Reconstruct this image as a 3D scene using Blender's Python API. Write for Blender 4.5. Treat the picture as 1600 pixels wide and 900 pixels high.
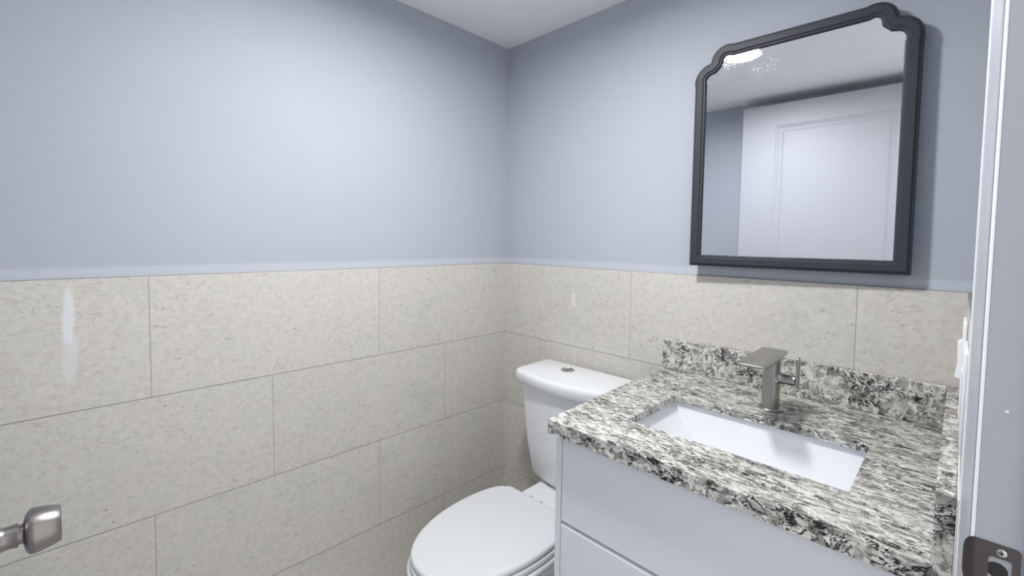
import bpy, bmesh, math, random
from mathutils import Vector, Matrix

for o in list(bpy.data.objects):
    bpy.data.objects.remove(o)
S = bpy.context.scene
COL = S.collection
PI = math.pi
Z0 = 1.17          # all heights below are measured from the top of the wall tiling, 1.17 m above the floor


def V(x, y, z=0.0):
    return Vector((x, y, z + Z0))


def lin(r, g, b):
    f = lambda c: (c / 255.0) / 12.92 if c <= 10 else (((c / 255.0) + 0.055) / 1.055) ** 2.4
    return (f(r), f(g), f(b), 1.0)


# ------------------------------------------------------------------ camera
F_PX, YAW, PITCH, ROLL = 701.89, -0.7864, 0.0501, 0.0131
cd = bpy.data.cameras.new('camera')
cam = bpy.data.objects.new('camera', cd)
COL.objects.link(cam)
fw = Vector((math.sin(YAW) * math.cos(PITCH), math.cos(YAW) * math.cos(PITCH), -math.sin(PITCH)))
rt = fw.cross(Vector((0, 0, 1))).normalized()
up = rt.cross(fw)
rt2 = math.cos(ROLL) * rt + math.sin(ROLL) * up
up2 = -math.sin(ROLL) * rt + math.cos(ROLL) * up
m = Matrix((rt2, up2, -fw)).transposed().to_4x4()
m.translation = V(1.4251, -1.3871, 0.1003)
cam.matrix_world = m
cd.sensor_fit = 'HORIZONTAL'
cd.sensor_width = 36.0
cd.lens = F_PX / 1600.0 * 36.0
cd.shift_y = -39.34 / 1600.0
cd.clip_start = 0.01
cd.clip_end = 50
S.camera = cam

# ------------------------------------------------------------------ world, exposure
w = bpy.data.worlds.new('world')
S.world = w
w.use_nodes = True
bg = w.node_tree.nodes['Background']
bg.inputs[0].default_value = (1.0, 0.995, 0.985, 1)
bg.inputs[1].default_value = 1.3
S.view_settings.view_transform = 'Standard'
S.view_settings.look = 'None'
S.view_settings.gamma = 1.0
S.view_settings.use_curve_mapping = False
S.view_settings.exposure = -0.04
LAMP_STRENGTH = 440.0
LAMP_XY = (0.755, -0.795)


# ------------------------------------------------------------------ materials
def mat(name, col=(200, 200, 200), rough=0.5, metal=0.0, spec=0.5, coat=0.0):
    mt = bpy.data.materials.new(name)
    mt.use_nodes = True
    b = mt.node_tree.nodes['Principled BSDF']
    b.inputs['Base Color'].default_value = lin(*col)
    b.inputs['Roughness'].default_value = rough
    b.inputs['Metallic'].default_value = metal
    b.inputs['Specular IOR Level'].default_value = spec
    b.inputs['Coat Weight'].default_value = coat
    b.inputs['Coat Roughness'].default_value = 0.05
    return mt


class NT:
    """small helper for writing node graphs"""
    def __init__(self, mt):
        self.t = mt.node_tree
        self.b = self.t.nodes['Principled BSDF']

    def n(self, typ, **kw):
        nd = self.t.nodes.new(typ)
        for k, v in kw.items():
            setattr(nd, k, v)
        return nd

    def l(self, a, b):
        self.t.links.new(a, b)

    def inp(self, sock, v):
        if isinstance(v, (int, float)):
            sock.default_value = v
        elif isinstance(v, (tuple, list)):
            sock.default_value = v
        else:
            self.l(v, sock)

    def math(self, op, a, b=0.0, c=None, clamp=False):
        nd = self.n('ShaderNodeMath', operation=op, use_clamp=clamp)
        self.inp(nd.inputs[0], a)
        self.inp(nd.inputs[1], b)
        if c is not None:
            self.inp(nd.inputs[2], c)
        return nd.outputs[0]

    def mix(self, f, a, b, blend='MIX'):
        nd = self.n('ShaderNodeMix', data_type='RGBA', blend_type=blend)
        self.inp(nd.inputs[0], f)
        self.inp(nd.inputs[6], a)
        self.inp(nd.inputs[7], b)
        return nd.outputs[2]

    def obj(self):
        return self.n('ShaderNodeTexCoord').outputs['Object']

    def mapping(self, vec, scale=(1, 1, 1), rot=(0, 0, 0), loc=(0, 0, 0)):
        nd = self.n('ShaderNodeMapping')
        self.l(vec, nd.inputs[0])
        nd.inputs[1].default_value = loc
        nd.inputs[2].default_value = rot
        nd.inputs[3].default_value = scale
        return nd.outputs[0]

    def noise(self, vec, scale, detail=2.0, rough=0.5, dist=0.0):
        nd = self.n('ShaderNodeTexNoise')
        self.l(vec, nd.inputs['Vector'])
        nd.inputs['Scale'].default_value = scale
        nd.inputs['Detail'].default_value = detail
        nd.inputs['Roughness'].default_value = rough
        nd.inputs['Distortion'].default_value = dist
        return nd.outputs['Fac']

    def ramp(self, f, stops, interp='LINEAR'):
        nd = self.n('ShaderNodeValToRGB')
        nd.color_ramp.interpolation = interp
        el = nd.color_ramp.elements
        while len(el) < len(stops):
            el.new(0.5)
        for e, (p, c) in zip(el, stops):
            e.position = p
            e.color = c if len(c) == 4 else (c[0], c[1], c[2], 1)
        self.l(f, nd.inputs[0])
        return nd.outputs[0]

    def smooth(self, x, lo, hi):
        nd = self.n('ShaderNodeMapRange', interpolation_type='SMOOTHSTEP')
        self.l(x, nd.inputs[0])
        nd.inputs[1].default_value = lo
        nd.inputs[2].default_value = hi
        return nd.outputs[0]

    def bump(self, h, strength=0.1, dist=0.001):
        nd = self.n('ShaderNodeBump')
        nd.inputs['Strength'].default_value = strength
        nd.inputs['Distance'].default_value = dist
        self.l(h, nd.inputs['Height'])
        self.l(nd.outputs[0], self.b.inputs['Normal'])


WHITE1 = (1, 1, 1, 1)


def paint_mat(name, col, rough=0.45, patch=False):
    mt = mat(name, col, rough, spec=0.3)
    g = NT(mt)
    o = g.obj()
    n = g.noise(o, 3.0, 3, 0.6)
    c = g.mix(n, lin(*[int(v * 0.985) for v in col]), lin(*[min(255, int(v * 1.015)) for v in col]))
    if patch:
        # strip of fresher, lighter paint brushed just above the tiles
        sep = g.n('ShaderNodeSeparateXYZ')
        g.l(o, sep.inputs[0])
        wob = g.noise(g.mapping(o, (1, 1, 0.01)), 4.0, 2, 0.5)
        zz = g.math('ADD', sep.outputs[2], g.math('MULTIPLY', wob, 0.006))
        f = g.math('SUBTRACT', 1.0, g.smooth(zz, 0.021, 0.034))
        c = g.mix(g.math('MULTIPLY', f, 0.6), c, lin(197, 203, 213))
    g.l(c, g.b.inputs['Base Color'])
    g.bump(g.noise(o, 260.0, 2, 0.5), 0.18, 0.0006)
    return mt


def tile_mat(name, axis, off_odd, off_even, smear=()):
    mt = mat(name, (215, 210, 200), 0.42, spec=0.35)
    g = NT(mt)
    o = g.obj()
    sep = g.n('ShaderNodeSeparateXYZ')
    g.l(o, sep.inputs[0])
    a = sep.outputs[0] if axis == 'x' else g.math('MULTIPLY', sep.outputs[1], -1.0)
    z = g.math('MULTIPLY', sep.outputs[2], -1.0)
    H, L, G = 0.3065, 0.6257, 0.0011
    rowf = g.math('DIVIDE', z, H)
    row = g.math('FLOOR', rowf)
    dz = g.math('MULTIPLY', g.math('SUBTRACT', rowf, g.math('ROUND', rowf)), H)
    even = g.math('MODULO', g.math('ADD', row, 10.0), 2.0)       # 0 for the top row
    off = g.math('ADD', off_odd, g.math('MULTIPLY', even, off_even - off_odd))
    colf = g.math('DIVIDE', g.math('SUBTRACT', a, off), L)
    da = g.math('MULTIPLY', g.math('SUBTRACT', colf, g.math('ROUND', colf)), L)
    d = g.math('MINIMUM', g.math('ABSOLUTE', dz), g.math('MULTIPLY', g.math('ABSOLUTE', da), 1.5))
    joint = g.math('SUBTRACT', 1.0, g.smooth(d, G * 0.5, G * 1.3))
    # one tone per tile
    comb = g.n('ShaderNodeCombineXYZ')
    g.l(g.math('FLOOR', colf), comb.inputs[0])
    g.l(row, comb.inputs[1])
    wn = g.n('ShaderNodeTexWhiteNoise', noise_dimensions='2D')
    g.l(comb.outputs[0], wn.inputs['Vector'])
    tone = wn.outputs['Value']
    # pattern shifts from tile to tile
    sh = g.n('ShaderNodeVectorMath', operation='ADD')
    g.l(o, sh.inputs[0])
    sc = g.n('ShaderNodeVectorMath', operation='SCALE')
    g.l(comb.outputs[0], sc.inputs[0])
    sc.inputs['Scale'].default_value = 3.7
    g.l(sc.outputs[0], sh.inputs[1])
    p = g.mapping(sh.outputs[0], (1, 1, 1.35), (0.35, 0.35, 0))
    blot = g.noise(p, 5.0, 5, 0.62, 0.4)
    base = g.ramp(blot, [(0.25, lin(190, 190, 186)), (0.42, lin(203, 201, 196)),
                         (0.58, lin(206, 202, 196)), (0.75, lin(199, 200, 197))])
    warm = g.noise(p, 9.0, 4, 0.6)
    base = g.mix(g.math('MULTIPLY', g.smooth(warm, 0.52, 0.72), 0.35), base, lin(206, 196, 187))
    grain = g.noise(p, 62.0, 6, 0.8)
    base = g.mix(g.math('MULTIPLY', g.smooth(grain, 0.42, 0.66), 0.50), base, lin(176, 171, 163))
    light = g.noise(g.mapping(p, (1, 1, 1.6), loc=(3, 1, 7)), 70.0, 3, 0.6)
    base = g.mix(g.math('MULTIPLY', g.smooth(light, 0.6, 0.74), 0.35), base, lin(228, 226, 221))
    # short dark flecks and a few hair veins
    fl = g.noise(g.mapping(p, (1, 1, 2.0), loc=(5, 9, 2)), 46.0, 3, 0.6, 0.3)
    gate = g.noise(p, 14.0, 2, 0.5)
    f1 = g.math('MULTIPLY', g.smooth(fl, 0.635, 0.71), g.smooth(gate, 0.42, 0.55))
    base = g.mix(g.math('MULTIPLY', f1, 0.5), base, lin(112, 103, 92))
    vn = g.noise(g.mapping(p, (1, 1, 1.8), (0.5, 0.5, 0)), 5.5, 4, 0.55, 0.6)
    vl = g.math('SUBTRACT', 1.0, g.smooth(g.math('ABSOLUTE', g.math('SUBTRACT', vn, 0.5)), 0.0, 0.006))
    f2 = g.math('MULTIPLY', vl, g.smooth(g.noise(p, 8.0, 1, 0.5), 0.55, 0.64))
    base = g.mix(g.math('MULTIPLY', f2, 0.5), base, lin(138, 126, 112))
    val = g.n('ShaderNodeHueSaturation')
    g.l(base, val.inputs['Color'])
    g.l(g.math('ADD', 0.975, g.math('MULTIPLY', tone, 0.05)), val.inputs['Value'])
    base = val.outputs[0]
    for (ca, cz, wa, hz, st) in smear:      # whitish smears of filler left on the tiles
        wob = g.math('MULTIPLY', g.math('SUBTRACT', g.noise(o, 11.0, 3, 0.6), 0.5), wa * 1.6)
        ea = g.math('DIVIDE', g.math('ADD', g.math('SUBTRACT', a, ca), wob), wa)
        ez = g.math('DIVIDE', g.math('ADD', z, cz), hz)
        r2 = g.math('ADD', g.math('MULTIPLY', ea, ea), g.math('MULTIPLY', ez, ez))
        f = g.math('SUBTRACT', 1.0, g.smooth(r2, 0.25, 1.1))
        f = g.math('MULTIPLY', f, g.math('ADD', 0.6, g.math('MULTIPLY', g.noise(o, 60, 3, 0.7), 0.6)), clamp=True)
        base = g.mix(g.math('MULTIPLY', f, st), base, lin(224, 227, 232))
    base = g.mix(g.math('MULTIPLY', joint, 0.8), base, lin(104, 100, 95))
    g.l(base, g.b.inputs['Base Color'])
    h = g.math('ADD', g.math('MULTIPLY', joint, -1.0), g.math('MULTIPLY', grain, 0.06))
    g.bump(h, 0.35, 0.001)
    return mt


def quartz_mat(name, stretch=(1, 1, 1), rot=(0, 0, 0), dark=1.0, polish=0.16, scale=1.0):
    mt = mat(name, (190, 188, 182), polish, spec=0.5)
    g = NT(mt)
    o = g.obj()
    p = g.mapping(g.mapping(o, (1, 1, 1), rot), tuple(s_ * scale for s_ in stretch))
    wv = g.n('ShaderNodeTexNoise')
    g.l(p, wv.inputs['Vector'])
    wv.inputs['Scale'].default_value = 26.0
    wv.inputs['Detail'].default_value = 4.0
    wv.inputs['Roughness'].default_value = 0.6
    vs = g.n('ShaderNodeVectorMath', operation='MULTIPLY_ADD')
    g.l(wv.outputs['Color'], vs.inputs[0])
    vs.inputs[1].default_value = (0.045, 0.045, 0.045)
    g.l(p, vs.inputs[2])
    q = vs.outputs[0]
    vor = g.n('ShaderNodeTexVoronoi', feature='F1')
    g.l(q, vor.inputs['Vector'])
    vor.inputs['Scale'].default_value = 110.0
    cell = g.n('ShaderNodeSeparateColor')
    g.l(vor.outputs['Color'], cell.inputs[0])
    base = g.ramp(cell.outputs[0], [(0.0, lin(134, 133, 132)), (0.14, lin(176, 175, 171)), (0.3, lin(206, 205, 200)),
                                    (0.6, lin(232, 231, 227)), (0.82, lin(208, 206, 200)), (1.0, lin(140, 137, 131))])
    fine = g.noise(q, 170.0, 4, 0.75)
    base = g.mix(g.math('MULTIPLY', g.smooth(fine, 0.50, 0.62), 0.5), base, lin(150, 148, 144))
    # dark swirling threads, thick where the gate opens
    gate = g.noise(g.mapping(q, (1, 1, 1), loc=(2, 2, 2)), 13.0, 4, 0.6)
    ga = g.smooth(gate, 0.42, 0.60)

    def threads(scale_, loc, w0, w1, dist):
        nn = g.noise(g.mapping(q, (1, 1, 1), loc=loc), scale_, 4, 0.62, dist)
        a_ = g.math('ABSOLUTE', g.math('SUBTRACT', nn, 0.5))
        wd = g.math('ADD', w0, g.math('MULTIPLY', ga, w1 - w0))
        return g.math('SUBTRACT', 1.0, g.smooth(g.math('DIVIDE', a_, wd), 0.45, 1.0))
    f = g.math('MAXIMUM', threads(44.0, (0, 0, 0), 0.014, 0.046, 0.9), threads(70.0, (4, 7, 1), 0.012, 0.048, 0.7))
    tone = g.noise(q, 70.0, 3, 0.6)
    f = g.math('MULTIPLY', f, g.smooth(tone, 0.34, 0.56))
    base = g.mix(g.math('MULTIPLY', f, 1.05 * dark, clamp=True), base, lin(36, 35, 35))
    # charcoal and taupe patches
    n3 = g.noise(g.mapping(q, (1, 1, 1), loc=(8, 3, 5)), 46.0, 4, 0.6, 0.6)
    base = g.mix(g.math('MULTIPLY', g.smooth(n3, 0.62, 0.68), 0.85 * dark, clamp=True), base, lin(44, 42, 42))
    n4 = g.noise(g.mapping(q, (1, 1, 1), loc=(1, 13, 5)), 40.0, 2, 0.5, 0.3)
    base = g.mix(g.math('MULTIPLY', g.smooth(n4, 0.62, 0.67), 0.6), base, lin(128, 122, 115))
    base = g.mix(1.0, base, (0.97, 0.97, 0.97, 1), 'MULTIPLY')
    g.l(base, g.b.inputs['Base Color'])
    return mt


def metal_mat(name, col, rough, streak=(1, 1, 1)):
    mt = mat(name, col, rough, 1.0)
    g = NT(mt)
    n = g.noise(g.mapping(g.obj(), streak), 350.0, 3, 0.6)
    g.l(g.math('ADD', rough - 0.06, g.math('MULTIPLY', n, 0.12)), g.b.inputs['Roughness'])
    g.bump(n, 0.02, 0.0002)
    return mt


def soft_mat(name, col, rough, var=0.012, scale=6.0, **kw):
    """plain finish with a barely visible tonal variation"""
    mt = mat(name, col, rough, **kw)
    g = NT(mt)
    n = g.noise(g.obj(), scale, 3, 0.6)
    g.l(g.mix(n, lin(*[max(0, v * (1 - var)) for v in col]), lin(*[min(255, v * (1 + var)) for v in col])),
        g.b.inputs['Base Color'])
    return mt


M = {}
M['paint'] = paint_mat('blue_grey_paint', (175, 181, 191), 0.68, patch=True)
M['ceiling'] = paint_mat('ceiling_paint', (240, 240, 242), 0.6)
M['tile_left'] = tile_mat('wall_tile_left', 'y', 0.6146, 0.3334,
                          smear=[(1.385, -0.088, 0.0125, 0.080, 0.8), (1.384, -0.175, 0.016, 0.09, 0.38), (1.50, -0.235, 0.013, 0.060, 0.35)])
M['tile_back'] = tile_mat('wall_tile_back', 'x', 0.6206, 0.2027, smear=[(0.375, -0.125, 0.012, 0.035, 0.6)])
M['tile_right'] = tile_mat('wall_tile_right', 'y', 0.3, 0.1)
M['floor'] = tile_mat('floor_tile', 'y', 0.1, 0.4)
M['quartz_top'] = quartz_mat('quartz_top', (0.72, 1.75, 1.0), (0, 0, 0.08), 1.1, scale=0.85)
M['quartz_back'] = quartz_mat('quartz_splash', (0.72, 0.72, 0.72), (0, 0, 0), 1.05)
M['quartz_side'] = quartz_mat('quartz_side_splash', (0.8, 0.8, 0.9), (0, 0, 0), 1.15)
M['porcelain'] = soft_mat('glazed_porcelain', (228, 230, 233), 0.10, coat=0.3)
M['seat'] = soft_mat('seat_plastic', (219, 221, 225), 0.24)
M['basin'] = soft_mat('basin_porcelain', (236, 238, 243), 0.10, coat=0.3)
M['lacquer'] = soft_mat('white_lacquer', (222, 225, 231), 0.28)
M['channel'] = mat('brushed_channel', (92, 93, 97), 0.4, 0.3)
M['nickel'] = metal_mat('brushed_nickel', (170, 168, 164), 0.30, (1, 1, 0.08))
M['nickel_dark'] = metal_mat('knob_nickel', (146, 142, 140), 0.33, (1, 0.1, 1))
M['chrome'] = mat('chrome', (190, 190, 192), 0.18, 1.0)
M['strike'] = metal_mat('tarnished_steel', (98, 92, 92), 0.38)
M['frame'] = soft_mat('black_frame', (54, 56, 64), 0.5, 0.03, spec=0.3)
M['trimwhite'] = soft_mat('trim_paint', (172, 175, 184), 0.35, 0.01)
M['door'] = soft_mat('door_paint', (180, 183, 191), 0.5, 0.008)
M['plastic'] = soft_mat('white_plastic', (236, 238, 242), 0.28, 0.005)
M['caulk'] = soft_mat('caulk', (214, 214, 212), 0.5, 0.03, 40.0)
M['dark'] = mat('dark_recess', (40, 40, 42), 0.7)
M['mdf'] = soft_mat('cabinet_carcass', (205, 207, 212), 0.5)


def mirror_glass():
    mt = mat('mirror_glass', (232, 234, 238), 0.012, 1.0)
    g = NT(mt)
    o = g.obj()
    # dust and dried water marks, densest at the upper left of the glass
    n = g.noise(o, 420.0, 2, 0.6)
    spots = g.smooth(n, 0.60, 0.70)
    area = g.noise(o, 7.0, 3, 0.6)
    f = g.math('MULTIPLY', spots, g.smooth(area, 0.35, 0.75))
    g.l(g.math('ADD', 0.012, g.math('MULTIPLY', f, 0.16)), g.b.inputs['Roughness'])
    return mt


M['mirror'] = mirror_glass()


def emit_mat():
    mt = bpy.data.materials.new('lamp_diffuser')
    mt.use_nodes = True
    t = mt.node_tree
    t.nodes.clear()
    e = t.nodes.new('ShaderNodeEmission')
    e.inputs[0].default_value = (1.0, 0.995, 0.98, 1)
    e.inputs[1].default_value = LAMP_STRENGTH
    o = t.nodes.new('ShaderNodeOutputMaterial')
    t.links.new(e.outputs[0], o.inputs[0])
    return mt


M['lamp'] = emit_mat()

# ------------------------------------------------------------------ object helpers


def thing(name, label, cat, loc, group=None):
    o = bpy.data.objects.new(name, None)
    COL.objects.link(o)
    o.empty_display_size = 0.05
    o.location = V(*loc)
    o['label'] = label
    o['category'] = cat
    if group:
        o['group'] = group
    return o


def world_loc(o):
    v = Vector((0, 0, 0))
    while o:
        v += o.location
        o = o.parent
    return v


def obj(name, bm, mt, parent=None, smooth=0, label=None, origin=None):
    """bm is in room coordinates (heights from the tile top); links ONE mesh object"""
    bmesh.ops.recalc_face_normals(bm, faces=bm.faces)
    if origin is None:
        if parent is None:
            xs = [v.co for v in bm.verts]
            origin = Vector(((min(c.x for c in xs) + max(c.x for c in xs)) / 2,
                             (min(c.y for c in xs) + max(c.y for c in xs)) / 2, min(c.z for c in xs)))
        else:
            origin = world_loc(parent) - Vector((0, 0, Z0))
    origin = Vector(origin)
    bmesh.ops.translate(bm, verts=bm.verts, vec=-origin)
    me = bpy.data.meshes.new(name)
    bm.to_mesh(me)
    bm.free()
    me.materials.append(mt)
    o = bpy.data.objects.new(name, me)
    COL.objects.link(o)
    if parent is None:
        o.location = origin + Vector((0, 0, Z0))
    else:
        o.parent = parent
    if smooth:
        for p in me.polygons:
            p.use_smooth = True
        if smooth < 180:
            me.set_sharp_from_angle(angle=math.radians(smooth))
    if label:
        o['label'] = label
    return o


def struct(name, bm, mt, **kw):
    o = obj(name, bm, mt, origin=(0, 0, 0), **kw)
    o['kind'] = 'structure'
    return o


def add_box(bm, x0, x1, y0, y1, z0, z1, bevel=0.0, seg=2):
    r = bmesh.ops.create_cube(bm, size=1)
    vs = r['verts']
    for v in vs:
        v.co = Vector(((x0 + x1) / 2 + v.co.x * (x1 - x0), (y0 + y1) / 2 + v.co.y * (y1 - y0),
                       (z0 + z1) / 2 + v.co.z * (z1 - z0)))
    if bevel:
        es = set()
        for v in vs:
            es.update(v.link_edges)
        bmesh.ops.bevel(bm, geom=list(es), offset=bevel, segments=seg, profile=0.5, affect='EDGES')
    return bm


def box(*a, **k):
    return add_box(bmesh.new(), *a, **k)


def loft(bm, secs, cap0=True, cap1=True):
    """secs: list of equal-length closed rings of 3-D points"""
    rings = [[bm.verts.new(p) for p in s] for s in secs]
    n = len(rings[0])
    for a, b in zip(rings, rings[1:]):
        for i in range(n):
            j = (i + 1) % n
            bm.faces.new((a[i], a[j], b[j], b[i]))
    if cap0:
        bm.faces.new(rings[0][::-1])
    if cap1:
        bm.faces.new(rings[-1])
    return bm


def lathe(bm, prof, centre, axis='z', n=48, cap=True):
    """prof: (radius, distance along axis)"""
    c = Vector(centre)
    ax = {'x': (Vector((1, 0, 0)), Vector((0, 1, 0)), Vector((0, 0, 1))),
          'y': (Vector((0, 1, 0)), Vector((0, 0, 1)), Vector((1, 0, 0))),
          'z': (Vector((0, 0, 1)), Vector((1, 0, 0)), Vector((0, 1, 0)))}[axis]
    secs = []
    for r, t in prof:
        secs.append([c + ax[0] * t + ax[1] * (r * math.cos(2 * PI * i / n)) + ax[2] * (r * math.sin(2 * PI * i / n))
                     for i in range(n)])
    return loft(bm, secs, cap, cap)


def offset_poly(pts, d):
    """offset a closed counter-clockwise 2-D outline inwards by d (mitred)"""
    n = len(pts)
    out = []
    for i in range(n):
        p0, p1, p2 = Vector(pts[i - 1]), Vector(pts[i]), Vector(pts[(i + 1) % n])
        e1 = (p1 - p0).normalized()
        e2 = (p2 - p1).normalized()
        n1 = Vector((-e1.y, e1.x))
        n2 = Vector((-e2.y, e2.x))
        k = n1 + n2
        k = k / max(0.3, k.dot(n1)) if k.length > 1e-6 else n1
        out.append(p1 + k * d)
    return out


def rrect(x0, x1, y0, y1, r, seg=8):
    """rounded rectangle, counter-clockwise; r may be one radius or four (x0y0, x1y0, x1y1, x0y1)"""
    if not isinstance(r, (tuple, list)):
        r = (r,) * 4
    pts = []
    for (cx, cy, a0, rr) in ((x0 + r[0], y0 + r[0], PI, r[0]), (x1 - r[1], y0 + r[1], 1.5 * PI, r[1]),
                             (x1 - r[2], y1 - r[2], 0, r[2]), (x0 + r[3], y1 - r[3], 0.5 * PI, r[3])):
        for i in range(seg + 1):
            a = a0 + 0.5 * PI * i / seg
            pts.append((cx + rr * math.cos(a), cy + rr * math.sin(a)))
    return pts


def slab(bm, pts, z0, z1, b=0.0, seg=4, bottom=True):
    """flat slab from a CCW outline with softly rounded top (and bottom) edges"""
    secs = []
    if b and bottom:
        for i in range(seg + 1):
            a = 0.5 * PI * i / seg
            secs.append([(p[0], p[1], z0 + b * (1 - math.sin(a))) for p in offset_poly(pts, b * (1 - math.cos(a)))][:])
        secs = [[(p[0], p[1], z0 + b * (1 - math.cos(0.5 * PI * i / seg))) for p in
                 offset_poly(pts, b * (1 - math.sin(0.5 * PI * i / seg)))] for i in range(seg + 1)]
    else:
        secs = [[(p[0], p[1], z0) for p in pts]]
    if b:
        for i in range(seg + 1):
            a = 0.5 * PI * i / seg
            secs.append([(p[0], p[1], z1 - b * (1 - math.sin(a))) for p in offset_poly(pts, b * (1 - math.cos(a)))])
    else:
        secs.append([(p[0], p[1], z1) for p in pts])
    return loft(bm, secs)


# ------------------------------------------------------------------ the room
CEIL = 0.9314
FLOOR = -1.17
YF = -1.575            # wall behind the open door
XR = 1.447            # painted face of the right wall
TR = 1.437            # tiled face of the right wall
JY = -0.67            # jamb face on the latch side
HY = -1.515           # jamb face on the hinge side
PR = 0.008            # the paint lies this far behind the tile face
T = 0.10

struct('floor', box(-T, XR + 0.5, YF - T, T, FLOOR - 0.05, FLOOR), M['floor'])
struct('ceiling', box(-T, XR + 0.12, YF - T, T, CEIL, CEIL + 0.05), M['ceiling'])
struct('wall_left', box(-T, -PR, YF - T, T, FLOOR, CEIL), M['paint'])
struct('wall_back', box(-PR, XR + 0.115, PR, T, FLOOR, CEIL), M['paint'])
struct('wall_front', box(-PR, XR + 0.115, YF - T, YF, FLOOR, CEIL), M['paint'])
bm = box(XR, XR + 0.115, JY + 0.018, PR, FLOOR, CEIL)
add_box(bm, XR, XR + 0.115, YF, HY - 0.018, FLOOR, CEIL)
add_box(bm, XR, XR + 0.115, HY - 0.018, JY + 0.018, 0.895, CEIL)
struct('wall_right', bm, M['paint'])
struct('trim_1', box(-PR, 0, YF, 0, FLOOR, 0), M['tile_left'])
struct('trim_2', box(0, TR, 0, PR, FLOOR, 0), M['tile_back'])
struct('trim_3', box(TR, XR, -0.624, PR, FLOOR, 0), M['tile_right'])


# door lining: jamb faces, stop, casing moulding
def prism_z(bm, pts, z0, z1):
    return loft(bm, [[(p[0], p[1], z0) for p in pts], [(p[0], p[1], z1) for p in pts]])


jamb = bmesh.new()
xo = XR + 0.125
prism_z(jamb, [(1.4493, JY), (xo, JY), (xo, JY + 0.018), (XR, JY + 0.018), (XR, JY + 0.0060), (1.4488, JY + 0.0040)], FLOOR, 0.895)
add_box(jamb, 1.4883, 1.500, JY - 0.011, JY, FLOOR, 0.876, 0.0015)
add_box(jamb, XR, xo, HY - 0.018, HY, FLOOR, 0.895)
add_box(jamb, XR, xo, HY, JY, 0.876, 0.895)
struct('trim_4', jamb, M['trimwhite'])
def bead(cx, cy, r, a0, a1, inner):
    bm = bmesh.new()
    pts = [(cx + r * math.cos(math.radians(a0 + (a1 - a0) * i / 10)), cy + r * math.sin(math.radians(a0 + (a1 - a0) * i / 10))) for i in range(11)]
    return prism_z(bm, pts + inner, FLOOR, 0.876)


# white strips added to draw pale lines at the jamb corner and outer casing edge
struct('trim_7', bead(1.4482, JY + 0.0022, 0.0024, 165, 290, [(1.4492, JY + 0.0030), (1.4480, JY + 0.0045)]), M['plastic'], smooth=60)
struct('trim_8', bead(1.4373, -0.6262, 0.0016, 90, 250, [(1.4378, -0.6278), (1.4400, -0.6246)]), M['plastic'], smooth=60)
bm = bmesh.new()
lathe(bm, [(0.0016, -0.0002), (0.0016, 0.0004), (0.0007, 0.0008)], (1.4668, JY - 0.0006, -0.0778), 'y', 14)
nl = obj('dent_mark', bm, M['plastic'])  # small raised white disc put where the jamb has a white-edged dent
nl['label'] = 'tiny white disc marking a dent in the painted door jamb above the strike plate'
nl['category'] = 'dent'
cas = bmesh.new()
prism_z(cas, [(XR, -0.6250), (1.4385, -0.6250), (1.4376, -0.6262), (1.4374, -0.630), (1.4385, -0.636), (1.4405, -0.642), (1.4432, -0.660),
              (1.4438, -0.6620), (1.4448, -0.6636), (XR, -0.6636)][::-1], FLOOR, 0.93)
struct('trim_5', cas, M['trimwhite'], smooth=50)
cas = bmesh.new()
prism_z(cas, [(XR, HY + 0.004), (1.443, HY + 0.004), (1.436, HY - 0.04), (1.436, HY - 0.05), (XR, HY - 0.05)], FLOOR, 0.93)
struct('trim_6', cas, M['trimwhite'])

# ------------------------------------------------------------------ ceiling lamp
lx, ly = LAMP_XY
t = thing('ceiling_light', 'round white recessed ceiling light seen as a glare in the mirror', 'light', (lx, ly, CEIL - 0.011))
bm = bmesh.new()
secs = []
n = 64
for r, z in ((0.074, CEIL - 0.0005), (0.088, CEIL - 0.0005), (0.088, CEIL - 0.005), (0.080, CEIL - 0.011), (0.074, CEIL - 0.011), (0.0695, CEIL - 0.0006)):
    secs.append([(lx + r * math.cos(2 * PI * i / n), ly + r * math.sin(2 * PI * i / n), z) for i in range(n)])
loft(bm, secs + [secs[0]], False, False)
bmesh.ops.remove_doubles(bm, verts=bm.verts, dist=1e-6)
obj('rim', bm, M['plastic'], t, 40)
bm = bmesh.new()
lathe(bm, [(0.066, -0.0030), (0.066, -0.0010)], (lx, ly, CEIL), n=48)
obj('diffuser', bm, M['lamp'], t, 0)

# ------------------------------------------------------------------ vanity cabinet
CL, CR, CF = 0.7845, 1.4345, -0.596
TOP, BOT = -0.3385, FLOOR
t = thing('vanity_cabinet', 'white handleless vanity cabinet under the speckled quartz countertop', 'cabinet', ((CL + CR) / 2, -0.3, BOT))
bm = box(CL, CL + 0.0155, CF, -0.002, BOT + 0.0, TOP, 0.0008, 1)
obj('side_panel', bm, M['lacquer'], t)
obj('side_panel', box(CR - 0.0155, CR, CF, -0.002, BOT, TOP, 0.0008, 1), M['lacquer'], t)
obj('back_panel', box(CL + 0.0156, CR - 0.0156, -0.018, -0.002, BOT, -0.55), M['mdf'], t)
obj('bottom_panel', box(CL + 0.0156, CR - 0.0156, CF + 0.022, -0.0185, BOT + 0.10, BOT + 0.116), M['mdf'], t)
obj('toe_kick', box(CL + 0.0156, CR - 0.0156, CF + 0.05, CF + 0.065, BOT, BOT + 0.099), M['lacquer'], t)
XL, XRR = CL + 0.0180, CR - 0.0180
obj('front_panel', box(XL, XRR, CF, CF + 0.018, -0.5395, TOP - 0.002, 0.0008, 1), M['lacquer'], t)
bm = bmesh.new()      # finger channel between the two fronts
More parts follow.
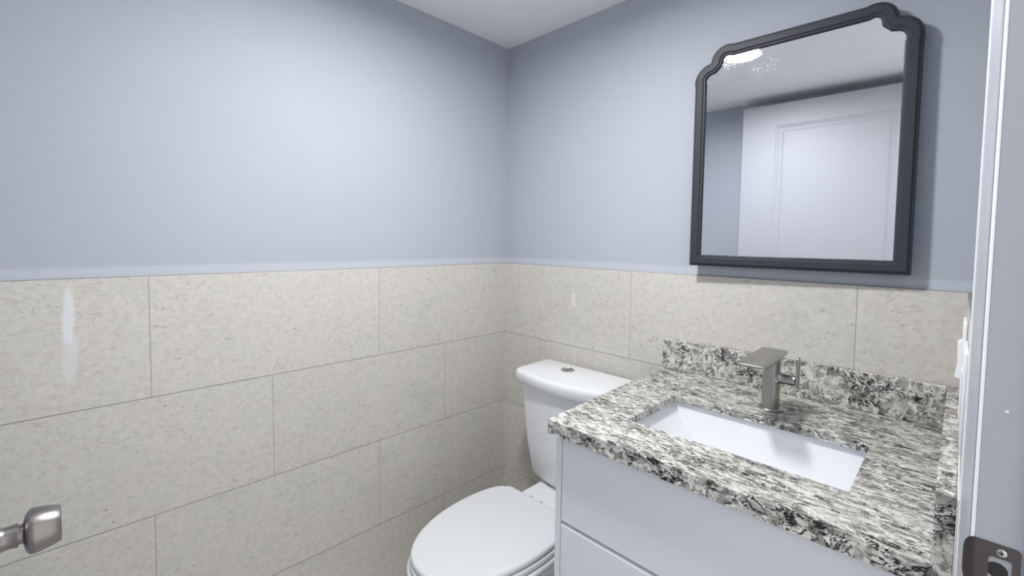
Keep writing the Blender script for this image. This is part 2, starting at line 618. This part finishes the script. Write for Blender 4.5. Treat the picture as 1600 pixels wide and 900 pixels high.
loft(bm, [[(XL, CF + a, b) for a, b in ((0.0215, -0.540), (0.0215, -0.562), (0.0155, -0.562), (0.0155, -0.552), (0.0185, -0.541))],
          [(XRR, CF + a, b) for a, b in ((0.0215, -0.540), (0.0215, -0.562), (0.0155, -0.562), (0.0155, -0.552), (0.0185, -0.541))]])
obj('finger_channel', bm, M['channel'], t)
bm = bmesh.new()
z1 = -0.5458
pr = [(CF, -0.80), (CF, z1 - 0.0040), (CF + 0.0040, z1), (CF + 0.014, z1 + 0.0005), (CF + 0.0150, z1 - 0.002), (CF + 0.0150, -0.80)]
loft(bm, [[(XL, a, b) for a, b in pr], [(XRR, a, b) for a, b in pr]])
obj('drawer_front', bm, M['lacquer'], t)
bm = bmesh.new()
z1 = -0.8080
pr = [(CF, -1.05), (CF, z1 - 0.0040), (CF + 0.0040, z1), (CF + 0.014, z1 + 0.0005), (CF + 0.0150, z1 - 0.002), (CF + 0.0150, -1.05)]
loft(bm, [[(XL, a, b) for a, b in pr], [(XRR, a, b) for a, b in pr]])
obj('drawer_front', bm, M['lacquer'], t)

# ------------------------------------------------------------------ countertop with sink cut-out
CT, CB = -0.304, -0.3375
t = thing('vanity_countertop', 'speckled grey and white quartz countertop with rectangular sink opening', 'countertop', (1.09, -0.3, CB))
outer = [(0.7765, -0.6175), (1.4145, -0.6175), (1.4145, -0.002), (0.7525, -0.002)]
hole = rrect(0.9040, 1.3110, -0.4870, -0.2420, 0.005, 4)


def slab_with_hole(outer, hole, z0, z1, zr, e=0.0014, eh=0.0005):
    bm = bmesh.new()

    def ring(pts, z):
        return [bm.verts.new((p[0], p[1], z)) for p in pts]

    def bridge(a, b):
        n = len(a)
        for i in range(n):
            j = (i + 1) % n
            bm.faces.new((a[i], a[j], b[j], b[i]))
    oi = offset_poly(outer, e)
    o0, o1, o2, o3 = ring(oi, z0), ring(outer, z0 + e), ring(outer, z1 - e), ring(oi, z1)
    hi = offset_poly(hole, -eh)
    big = offset_poly(hole, -0.040)
    h3, h2, h1 = ring(hi, z1), ring(hole, z1 - eh), ring(hole, zr)
    r1, r0 = ring(big, zr), ring(big, z0)
    bridge(o0, o1), bridge(o1, o2), bridge(o2, o3), bridge(h3, h2), bridge(h2, h1), bridge(h1, r1), bridge(r1, r0)
    for oo, hh in ((o3, h3), (o0, r0)):
        es = []
        for rg in (oo, hh):
            for i in range(len(rg)):
                es.append(bm.edges.get((rg[i], rg[(i + 1) % len(rg)])))
        bmesh.ops.triangle_fill(bm, use_beauty=True, edges=es)
    return bm


obj('slab', slab_with_hole(outer, hole, CB, CT, CT - 0.018), M['quartz_top'], t)
# backsplash and side splash: separate lengths of the same stone
bs = box(0.7525, 1.4135, -0.0205, -0.0015, CT + 0.0003, -0.2095, 0.0012, 1)
o = obj('backsplash', bs, M['quartz_back'])
o['label'] = 'long quartz backsplash strip along the back wall behind the tap'
o['category'] = 'backsplash'
bs = box(1.4143, 1.4340, -0.6150, -0.0015, -0.3395, -0.2095, 0.0012, 1)
o = obj('side_splash', bs, M['quartz_side'])
o['label'] = 'short quartz splash strip at the right end of the countertop beside the door frame'
o['category'] = 'backsplash'
# bead of caulk between splash and wall
bm = bmesh.new()
add_box(bm, 1.4341, 1.4368, -0.6235, -0.0015, -0.40, -0.2085, 0.0008, 1)
o = obj('caulk_bead', bm, M['caulk'])
o['label'] = 'rough off-white caulk bead between the side splash and the right wall'
o['category'] = 'caulk'

# ------------------------------------------------------------------ undermount sink
t = thing('undermount_sink', 'white rectangular undermount sink set in the quartz countertop', 'sink', (1.1075, -0.3645, -0.480))


def basin_ring(dx0, dx1, dy0, dy1, z, r):
    return [(p[0], p[1], z) for p in rrect(0.8940 + dx0, 1.3210 - dx1, -0.4960 + dy0, -0.2330 - dy1, r, 6)]


secs = [basin_ring(-0.016, -0.016, -0.016, -0.016, -0.3226, 0.03),
        basin_ring(0.000, 0.000, 0.000, 0.000, -0.3226, 0.008),
        basin_ring(0.003, 0.003, 0.001, 0.001, -0.3260, 0.008),
        basin_ring(0.010, 0.008, 0.003, 0.003, -0.3400, 0.009),
        basin_ring(0.085, 0.030, 0.012, 0.010, -0.4420, 0.014),
        basin_ring(0.100, 0.042, 0.024, 0.020, -0.4560, 0.020),
        basin_ring(0.130, 0.110, 0.070, 0.070, -0.4640, 0.030),
        basin_ring(0.190, 0.190, 0.105, 0.105, -0.4680, 0.014)]
bm = bmesh.new()
loft(bm, secs, False, True)
bas = obj('basin', bm, M['basin'], t, 50)
sm = bas.modifiers.new('thick', 'SOLIDIFY')
sm.thickness = 0.006
sm.offset = 1
bm = bmesh.new()
lathe(bm, [(0.0, 0.0), (0.019, 0.0), (0.021, 0.0015), (0.023, 0.0005), (0.023, -0.004), (0.0, -0.004)][::-1], (1.1075, -0.3645, -0.4660), n=40, cap=False)
bmesh.ops.remove_doubles(bm, verts=bm.verts, dist=1e-6)
obj('drain', bm, M['chrome'], t, 40)

# ------------------------------------------------------------------ tap
FX, FY = 1.1085, -0.168
t = thing('sink_faucet', 'brushed nickel single-lever tap with a flat open spout plate', 'faucet', (FX, FY, CT + 0.0005))
bm = bmesh.new()
lathe(bm, [(0.0275, 0.0005), (0.0275, 0.003), (0.026, 0.0045), (0.018, 0.0045)], (FX, FY, CT), n=48)
obj('base_flange', bm, M['nickel'], t, 40)
bm = bmesh.new()
secs = []
for z, k in ((CT + 0.0045, 1.0), (CT + 0.06, 1.0), (CT + 0.10, 1.0), (CT + 0.131, 1.0)):
    secs.append([(p[0], p[1], z) for p in rrect(FX - 0.0180 * k, FX + 0.0180 * k, FY - 0.0185 * k, FY + 0.0185 * k, 0.013, 8)])
loft(bm, secs)
obj('body', bm, M['nickel'], t, 40)
bm = bmesh.new()
slab(bm, rrect(FX - 0.0305, FX + 0.0305, -0.0925, 0.0925, 0.009, 6), -0.003, 0.003, 0.0010, 3)
for v in bm.verts:
    v.co.x = FX + (v.co.x - FX) * (1.06 - 0.6 * (v.co.y + 0.0925))
bmesh.ops.rotate(bm, verts=bm.verts, cent=(FX, 0, 0), matrix=Matrix.Rotation(math.radians(2.0), 3, 'X'))
bmesh.ops.translate(bm, verts=bm.verts, vec=(0, -0.238, CT + 0.1385))
obj('spout_plate', bm, M['nickel'], t, 40)
# raised lip channel under the plate (the water leaves here)
bm = bmesh.new()
add_box(bm, FX - 0.017, FX + 0.017, FY - 0.075, FY - 0.0186, CT + 0.1195, CT + 0.1325, 0.002, 2)
obj('spout_channel', bm, M['nickel'], t, 40)
bm = bmesh.new()
lathe(bm, [(0.0170, 0.010), (0.0170, 0.0165), (0.0145, 0.0190), (0.0130, 0.0230), (0.0125, 0.030), (0.0125, 0.033), (0.0118, 0.0335), (0.0118, 0.0345), (0.0125, 0.035), (0.0125, 0.051), (0.0115, 0.052)], (FX, FY, CT + 0.080), 'x', 32)
obj('valve_arm', bm, M['nickel'], t, 40)
bm = bmesh.new()
slab(bm, [(y, x) for x, y in rrect(-0.009, 0.009, CT + 0.063, CT + 0.137, 0.005, 5)][::-1], 0, 0.0055, 0.0010, 2)
for v in bm.verts:
    v.co = Vector((FX + 0.0522 + v.co.z, FY + v.co.y, v.co.x))
obj('lever', bm, M['nickel'], t, 40)

# ------------------------------------------------------------------ mirror
t = thing('wall_mirror', 'black framed mirror with notched upper corners on the back wall', 'mirror', (1.0925, PR, 0.033))
MC, HWD, MB, MT = 1.0925, 0.2510, 0.0325, 0.6605


def arc_between(p, q, bulge, seg):
    """points from p to q on an arc whose sagitta is bulge (to the right of p->q)"""
    p, q = Vector(p), Vector(q)
    c = (q - p)
    L = c.length
    s = bulge
    R = (L * L / 4 + s * s) / (2 * s)
    nrm = Vector((c.y, -c.x)).normalized()
    mid = (p + q) / 2 - nrm * (R - s)
    a0 = math.atan2(p.y - mid.y, p.x - mid.x)
    a1 = math.atan2(q.y - mid.y, q.x - mid.x)
    while a1 < a0:
        a1 += 2 * PI
    return [(mid.x + R * math.cos(a0 + (a1 - a0) * i / seg), mid.y + R * math.sin(a0 + (a1 - a0) * i / seg)) for i in range(seg + 1)]


def mirror_outline():
    x1 = MC + HWD
    right = [(x1, MB)] + arc_between((x1, MT - 0.102), (x1 - 0.0405, MT - 0.0405), 0.0165, 10) + \
        arc_between((x1 - 0.0435, MT - 0.0375), (x1 - 0.104, MT), 0.0180, 12)
    left = [(2 * MC - p[0], p[1]) for p in right][::-1]
    return right + left


OUT = mirror_outline()
YW = -0.0005     # hangs against the tile ledge plane
prof = [(0.0, 0.0005), (0.0, -0.0235), (0.0025, -0.0255), (0.0045, -0.0255), (0.0060, -0.0285), (0.0080, -0.0300), (0.0225, -0.0300),
        (0.0240, -0.0285), (0.0255, -0.0262), (0.0290, -0.0258), (0.0305, -0.0235), (0.0325, -0.0170), (0.0325, 0.0005)]
bm = bmesh.new()
secs = [[(p[0], y, p[1]) for p in offset_poly(OUT, d)] for d, y in prof]
loft(bm, secs + [secs[0]], False, False)
bmesh.ops.remove_doubles(bm, verts=bm.verts, dist=1e-6)
obj('frame', bm, M['frame'], t, 35)
bm = bmesh.new()
g = offset_poly(OUT, 0.0322)
loft(bm, [[(p[0], -0.0150, p[1]) for p in g], [(p[0], -0.0190, p[1]) for p in g]])
gl = obj('glass', bm, M['mirror'], t)
bm = bmesh.new()
g = offset_poly(OUT, 0.010)
loft(bm, [[(p[0], -0.0005, p[1]) for p in g], [(p[0], 0.0035, p[1]) for p in g]])
obj('backing_board', bm, M['dark'], t)
t.rotation_euler = (math.radians(-0.35), 0, math.radians(1.6))
t.location = V(1.0925, -0.0078, 0.033)

# ------------------------------------------------------------------ toilet
TX = 0.458
t = thing('toilet', 'white two-piece toilet with closed lid in the tiled corner', 'toilet', (TX, -0.40, FLOOR))


def tank_ring(hw, yb, yf, bow, z, r=0.035, n=16):
    """D-shaped plan: straight back, bowed front"""
    pts = []
    pts += [(TX + hw - 0.012 + 0.012 * math.cos(a), yb - 0.012 + 0.012 * math.sin(a), z) for a in [PI / 2 * i / 4 for i in range(5)]]
    pts += [(TX - hw + 0.012 - 0.012 * math.sin(a), yb - 0.012 + 0.012 * math.cos(a), z) for a in [PI / 2 * i / 4 for i in range(5)]]
    # front-left corner
    for i in range(7):
        a = PI + PI / 2 * i / 6
        pts.append((TX - hw + r + r * math.cos(a), yf + r + r * math.sin(a), z))
    for i in range(1, n):
        u = -1 + 2 * i / n
        x = TX + u * (hw - r)
        pts.append((x, yf - bow * (1 - u * u), z))
    for i in range(7):
        a = 1.5 * PI + PI / 2 * i / 6
        pts.append((TX + hw - r + r * math.cos(a), yf + r + r * math.sin(a), z))
    return pts


LID_T = -0.3730
bm = bmesh.new()
loft(bm, [tank_ring(0.120, -0.045, -0.150, 0.010, -0.7780),
          tank_ring(0.140, -0.035, -0.168, 0.014, -0.7700),
          tank_ring(0.148, -0.030, -0.176, 0.016, -0.7500),
          tank_ring(0.165, -0.022, -0.186, 0.020, -0.6400),
          tank_ring(0.176, -0.022, -0.194, 0.022, -0.5200),
          tank_ring(0.184, -0.022, -0.199, 0.024, -0.4150)])
obj('tank', bm, M['porcelain'], t, 50)
bm = bmesh.new()
loft(bm, [tank_ring(0.183, -0.020, -0.201, 0.024, -0.4180),
          tank_ring(0.196, -0.014, -0.212, 0.026, -0.4170),
          tank_ring(0.199, -0.012, -0.215, 0.027, -0.4130),
          tank_ring(0.200, -0.011, -0.216, 0.027, -0.3880),
          tank_ring(0.198, -0.012, -0.214, 0.027, -0.3800),
          tank_ring(0.193, -0.015, -0.209, 0.026, -0.3750),
          tank_ring(0.186, -0.020, -0.202, 0.025, LID_T)])
obj('tank_lid', bm, M['porcelain'], t, 60)
BX, BY = 0.422, -0.090
bm = bmesh.new()
lathe(bm, [(0.0255, -0.001), (0.0255, 0.0020), (0.0235, 0.0032), (0.0225, 0.0020), (0.010, 0.0018)], (BX, BY, LID_T), n=40)
fb = obj('flush_button', bm, M['chrome'], t, 40, label='round chrome dual flush button')
bm = bmesh.new()
add_box(bm, BX - 0.0010, BX + 0.0010, BY - 0.0215, BY + 0.0215, LID_T + 0.0019, LID_T + 0.0026)
obj('button_split', bm, M['dark'], fb)


def egg(hw, yb, yf, yc, backhw, z, n=40, grow=0.0):
    """elongated seat outline, counter-clockwise seen from above"""
    pts = []
    for i in range(n + 1):                     # front: left -> front -> right
        a = PI + PI * i / n
        cx, sy = math.cos(a), math.sin(a)
        ex = math.copysign(abs(cx) ** 0.92, cx)
        pts.append((TX + (hw + grow) * ex, yc + (yc - yf + grow) * math.copysign(abs(sy) ** 0.97, sy), z))
    m_ = 12
    side = []
    for i in range(1, m_ + 1):                 # right side back to the rounded corner
        u = i / m_
        a = u * PI / 2
        x = backhw + (hw - backhw) * math.cos(a * 0.98)
        y = yc + (yb - 0.020 - yc) * math.sin(a)
        side.append((x + grow, y))
    cr = 0.020
    cor = [(side[-1][0] - cr + cr * math.cos(a), side[-1][1] + (cr + grow) * math.sin(a)) for a in [PI / 2 * i / 5 for i in range(1, 6)]]
    side += cor
    pts += [(TX + x, y, z) for x, y in side]
    pts += [(TX - x, y, z) for x, y in side[::-1]]
    return pts


SEAT_TOP = -0.765
prm = (0.179, -0.288, -0.752, -0.455, 0.135)
bm = bmesh.new()
loft(bm, [egg(*prm, SEAT_TOP - 0.0150, grow=-0.004), egg(*prm, SEAT_TOP - 0.0130, grow=0.0), egg(*prm, SEAT_TOP - 0.0060, grow=0.0),
          egg(*prm, SEAT_TOP - 0.0020, grow=-0.0020), egg(*prm, SEAT_TOP, grow=-0.0060), egg(*prm, SEAT_TOP + 0.0004, grow=-0.014)])
obj('lid', bm, M['seat'], t, 60)
bm = bmesh.new()
loft(bm, [egg(*prm, SEAT_TOP - 0.0370, grow=-0.004), egg(*prm, SEAT_TOP - 0.0340, grow=0.0025), egg(*prm, SEAT_TOP - 0.0240, grow=0.0030),
          egg(*prm, SEAT_TOP - 0.0200, grow=0.0), egg(*prm, SEAT_TOP - 0.0185, grow=-0.004)])
add_box(bm, TX - 0.03, TX + 0.03, -0.33, -0.30, SEAT_TOP - 0.0190, SEAT_TOP - 0.0145)
for sx in (-1, 1):
    add_box(bm, TX + sx * 0.09 - 0.01, TX + sx * 0.09 + 0.01, -0.70 + 0.05, -0.69 + 0.06, SEAT_TOP - 0.0190, SEAT_TOP - 0.0145)
obj('seat', bm, M['seat'], t, 60)


def bowl_ring(hw, yb, yf, z, sq=0.9, n=56):
    yc = (yb + yf) / 2 + 0.03
    pts = []
    for i in range(n):
        a = 2 * PI * i / n
        c, s = math.cos(a), math.sin(a)
        k = sq if s < 0 else 0.6
        x = hw * math.copysign(abs(c) ** (k if s > 0 else 0.92), c)
        y = yc + ((yb - yc) if s > 0 else (yc - yf)) * math.copysign(abs(s) ** (0.55 if s > 0 else 0.97), s)
        pts.append((TX + x, y, z))
    return pts


bm = bmesh.new()
ZB = SEAT_TOP - 0.0385
loft(bm, [bowl_ring(0.120, -0.16, -0.585, FLOOR + 0.0005),
          bowl_ring(0.122, -0.155, -0.590, FLOOR + 0.03),
          bowl_ring(0.112, -0.155, -0.575, FLOOR + 0.12),
          bowl_ring(0.125, -0.160, -0.610, FLOOR + 0.21),
          bowl_ring(0.160, -0.190, -0.690, ZB - 0.075),
          bowl_ring(0.179, -0.230, -0.742, ZB - 0.035),
          bowl_ring(0.186, -0.262, -0.762, ZB - 0.012),
          bowl_ring(0.184, -0.264, -0.760, ZB - 0.003),
          bowl_ring(0.178, -0.268, -0.754, ZB)])
obj('bowl', bm, M['porcelain'], t, 60)
bm = bmesh.new()      # deck that carries the tank and hinges
DK = -0.7795
secs = []
for hw, y0, y1, z, r in ((0.075, -0.28, -0.060, ZB - 0.12, 0.03), (0.085, -0.300, -0.045, ZB - 0.03, 0.03), (0.088, -0.318, -0.040, DK - 0.006, 0.014),
                         (0.085, -0.315, -0.043, DK, 0.012)):
    secs.append([(p[0], p[1], z) for p in rrect(TX - hw, TX + hw, y0, y1, r, 6)])
loft(bm, secs)
dk = obj('deck', bm, M['porcelain'], t, 60)
for px_, py_ in ((-0.042, -0.268), (0.004, -0.270)):
    bm = bmesh.new()
    lathe(bm, [(0.0030, -0.0005), (0.0030, 0.0006), (0.0010, 0.0008)], (TX + px_, py_, DK), n=12)
    obj('hinge_hole', bm, M['dark'], dk)

# ------------------------------------------------------------------ wall switches on the right wall
t = thing('light_switch', 'white wall switch seen edge-on beside the mirror end, above the side splash', 'switch', (TR, -0.30, -0.185))
bm = bmesh.new()
add_box(bm, TR - 0.0052, TR - 0.0002, -0.350, -0.250, -0.155, -0.0250, 0.002, 2)
obj('cover_plate', bm, M['plastic'], t, 40)
bm = bmesh.new()
pr = [(TR - 0.0053, -0.060), (TR - 0.0110, -0.064), (TR - 0.0098, -0.100), (TR - 0.0125, -0.122), (TR - 0.0053, -0.125)]
loft(bm, [[(a, -0.283, b) for a, b in pr], [(a, -0.317, b) for a, b in pr]])
obj('rocker', bm, M['plastic'], t)
t = thing('wall_outlet', 'white cover plate seen edge-on nearest the door casing', 'outlet', (TR, -0.52, -0.165))
bm = bmesh.new()
add_box(bm, TR - 0.0045, TR - 0.0002, -0.590, -0.470, -0.165, -0.035, 0.0015, 2)
obj('cover_plate', bm, M['plastic'], t, 40)
bm = bmesh.new()
add_box(bm, TR - 0.0062, TR - 0.0046, -0.548, -0.514, -0.134, -0.066, 0.0006, 1)
obj('socket_face', bm, M['plastic'], t)

# ------------------------------------------------------------------ strike plate
SZ = -0.2540
t = thing('strike_plate', 'tarnished steel strike plate screwed to the white door jamb', 'strike plate', (1.4655, JY, SZ - 0.029))
bm = bmesh.new()
x0, x1 = 1.4500, 1.4842


def ringxz(pts, y):
    return [bm.verts.new((p[0], y, p[1])) for p in pts]


outp = [(x0, SZ - 0.0285), (x1 - 0.003, SZ - 0.0285), (x1, SZ - 0.0255), (x1, SZ + 0.0255), (x1 - 0.003, SZ + 0.0285), (x0, SZ + 0.0285)]
hol = rrect(1.4605, 1.4785, SZ - 0.0135, SZ + 0.0135, (0.003, 0.003, 0.003, 0.003), 3)
for yy, flip in ((JY - 0.0018, 0), (JY - 0.0002, 1)):
    a = ringxz(outp, yy)
    b = ringxz(hol, yy)
    es = []
    for rg in (a, b):
        for i in range(len(rg)):
            es.append(bm.edges.new((rg[i], rg[(i + 1) % len(rg)])))
    bmesh.ops.triangle_fill(bm, use_beauty=True, edges=es)
    if flip:
        for A, B in ((pa, a), (pb, b)):
            for i in range(len(A)):
                j = (i + 1) % len(A)
                bm.faces.new((A[i], A[j], B[j], B[i]))
    pa, pb = a, b
obj('plate', bm, M['strike'], t)
bm = bmesh.new()      # curved lip that wraps the jamb edge
secs = []
for u in range(9):
    k = u / 8
    ang = k * 1.15
    xx = x0 - 0.0105 * math.sin(ang)
    yy = JY - 0.0018 + 0.0085 * (1 - math.cos(ang))
    hh = 0.0285 * math.sqrt(max(0.0, 1 - (k * 0.93) ** 2.4))
    nx, ny = -math.sin(ang), 1.0
    secs.append([(xx, yy, SZ - hh), (xx, yy, SZ + hh), (xx + 0.0004, yy + 0.0014, SZ + hh), (xx + 0.0004, yy + 0.0014, SZ - hh)])
loft(bm, secs)
obj('lip', bm, M['strike'], t, 50)
for s in (1, -1):
    bm = bmesh.new()
    lathe(bm, [(0.0042, -0.0016), (0.0042, -0.0022), (0.0030, -0.0030), (0.0012, -0.0031)], (1.4700, JY, SZ + s * 0.0205), 'y', 20)
    sc = obj('screw', bm, M['chrome'], t, 40)
    bm = bmesh.new()
    add_box(bm, 1.4700 - 0.0022, 1.4700 + 0.0022, JY - 0.0034, JY - 0.0029, SZ + s * 0.0205 - 0.0005, SZ + s * 0.0205 + 0.0005)
    add_box(bm, 1.4700 - 0.0005, 1.4700 + 0.0005, JY - 0.0034, JY - 0.0029, SZ + s * 0.0205 - 0.0022, SZ + s * 0.0205 + 0.0022)
    obj('slot', bm, M['dark'], sc)

bm = bmesh.new()
lathe(bm, [(0.0085, -0.0001), (0.0085, -0.0008), (0.006, -0.0009)], (1.4672, JY, SZ - 0.0010), 'y', 28)
obj('bolt_pocket', bm, M['dark'], t, 40)

# ------------------------------------------------------------------ the open door
DF = -1.462           # face towards the mirror
DB = DF - 0.035
DX0, DX1 = 0.590, 1.4300
DZ0, DZ1 = FLOOR + 0.012, 0.878
bm = bmesh.new()
PX0, PX1 = DX0 + 0.165, DX1 - 0.155


def panel_face(bm, x0, x1, z0, z1, y, sgn):
    """recessed moulded panel, rings from the surface inwards"""
    secs = []
    for d, dy in ((0, 0), (0.004, 0.004), (0.010, 0.005), (0.016, 0.009), (0.030, 0.009), (0.040, 0.0045), (0.046, 0.0040)):
        secs.append([(x0 + d, y - sgn * dy, z0 + d), (x1 - d, y - sgn * dy, z0 + d), (x1 - d, y - sgn * dy, z1 - d), (x0 + d, y - sgn * dy, z1 - d)])
    return secs


zs = [(DZ0 + 0.22, -0.33), (-0.20, 0.760)]
for y, sgn in ((DF, 1), (DB, -1)):
    def q(xa, xb, za, zb):
        bm.faces.new([bm.verts.new(p) for p in ((xa, y, za), (xb, y, za), (xb, y, zb), (xa, y, zb))])
    q(DX0, PX0, DZ0, DZ1)
    q(PX1, DX1, DZ0, DZ1)
    q(PX0, PX1, DZ0, zs[0][0])
    q(PX0, PX1, zs[0][1], zs[1][0])
    q(PX0, PX1, zs[1][1], DZ1)
    for za, zb in zs:
        loft(bm, panel_face(bm, PX0, PX1, za, zb, y, sgn), False, True)
for (xa, xb, za, zb) in ((DX0, DX0, DZ0, DZ1), (DX1, DX1, DZ0, DZ1), (DX0, DX1, DZ0, DZ0), (DX0, DX1, DZ1, DZ1)):
    if xa == xb:
        c = [(xa, DB, za), (xa, DF, za), (xa, DF, zb), (xa, DB, zb)]
    else:
        c = [(xa, DB, za), (xb, DB, za), (xb, DF, za), (xa, DF, za)]
    bm.faces.new([bm.verts.new(p) for p in c])
bmesh.ops.remove_doubles(bm, verts=bm.verts, dist=1e-5)
dr = struct('door_1', bm, M['door'])
KX, KZ = 0.6525, -0.2550
bm = bmesh.new()
lathe(bm, [(0.0325, 0.0), (0.0325, 0.004), (0.029, 0.008), (0.0160, 0.0105), (0.0135, 0.014), (0.0125, 0.018), (0.0130, 0.0245), (0.0138, 0.0275)],
      (KX, DF, KZ), 'y', 48)
kn = obj('door_knob', bm, M['nickel_dark'], dr, 50, label='brushed nickel door knob')
bm = bmesh.new()
lathe(bm, [(0.0110, 0.0270), (0.0110, 0.0320), (0.0135, 0.0320), (0.0200, 0.0335), (0.0245, 0.0365), (0.0260, 0.0395), (0.0260, 0.0420), (0.0246, 0.0500), (0.0228, 0.0570),
           (0.0208, 0.0632), (0.0203, 0.0638), (0.015, 0.0640)], (KX, DF, KZ), 'y', 64)
obj('grip', bm, M['nickel_dark'], kn, 50)
bm = bmesh.new()
lathe(bm, [(0.0325, 0.0), (0.0325, -0.004), (0.029, -0.008), (0.0130, -0.0105), (0.0120, -0.030), (0.020, -0.033), (0.026, -0.040), (0.024, -0.058), (0.018, -0.062)],
      (KX, DB, KZ), 'y', 48)
obj('door_knob', bm, M['nickel_dark'], dr, 50)
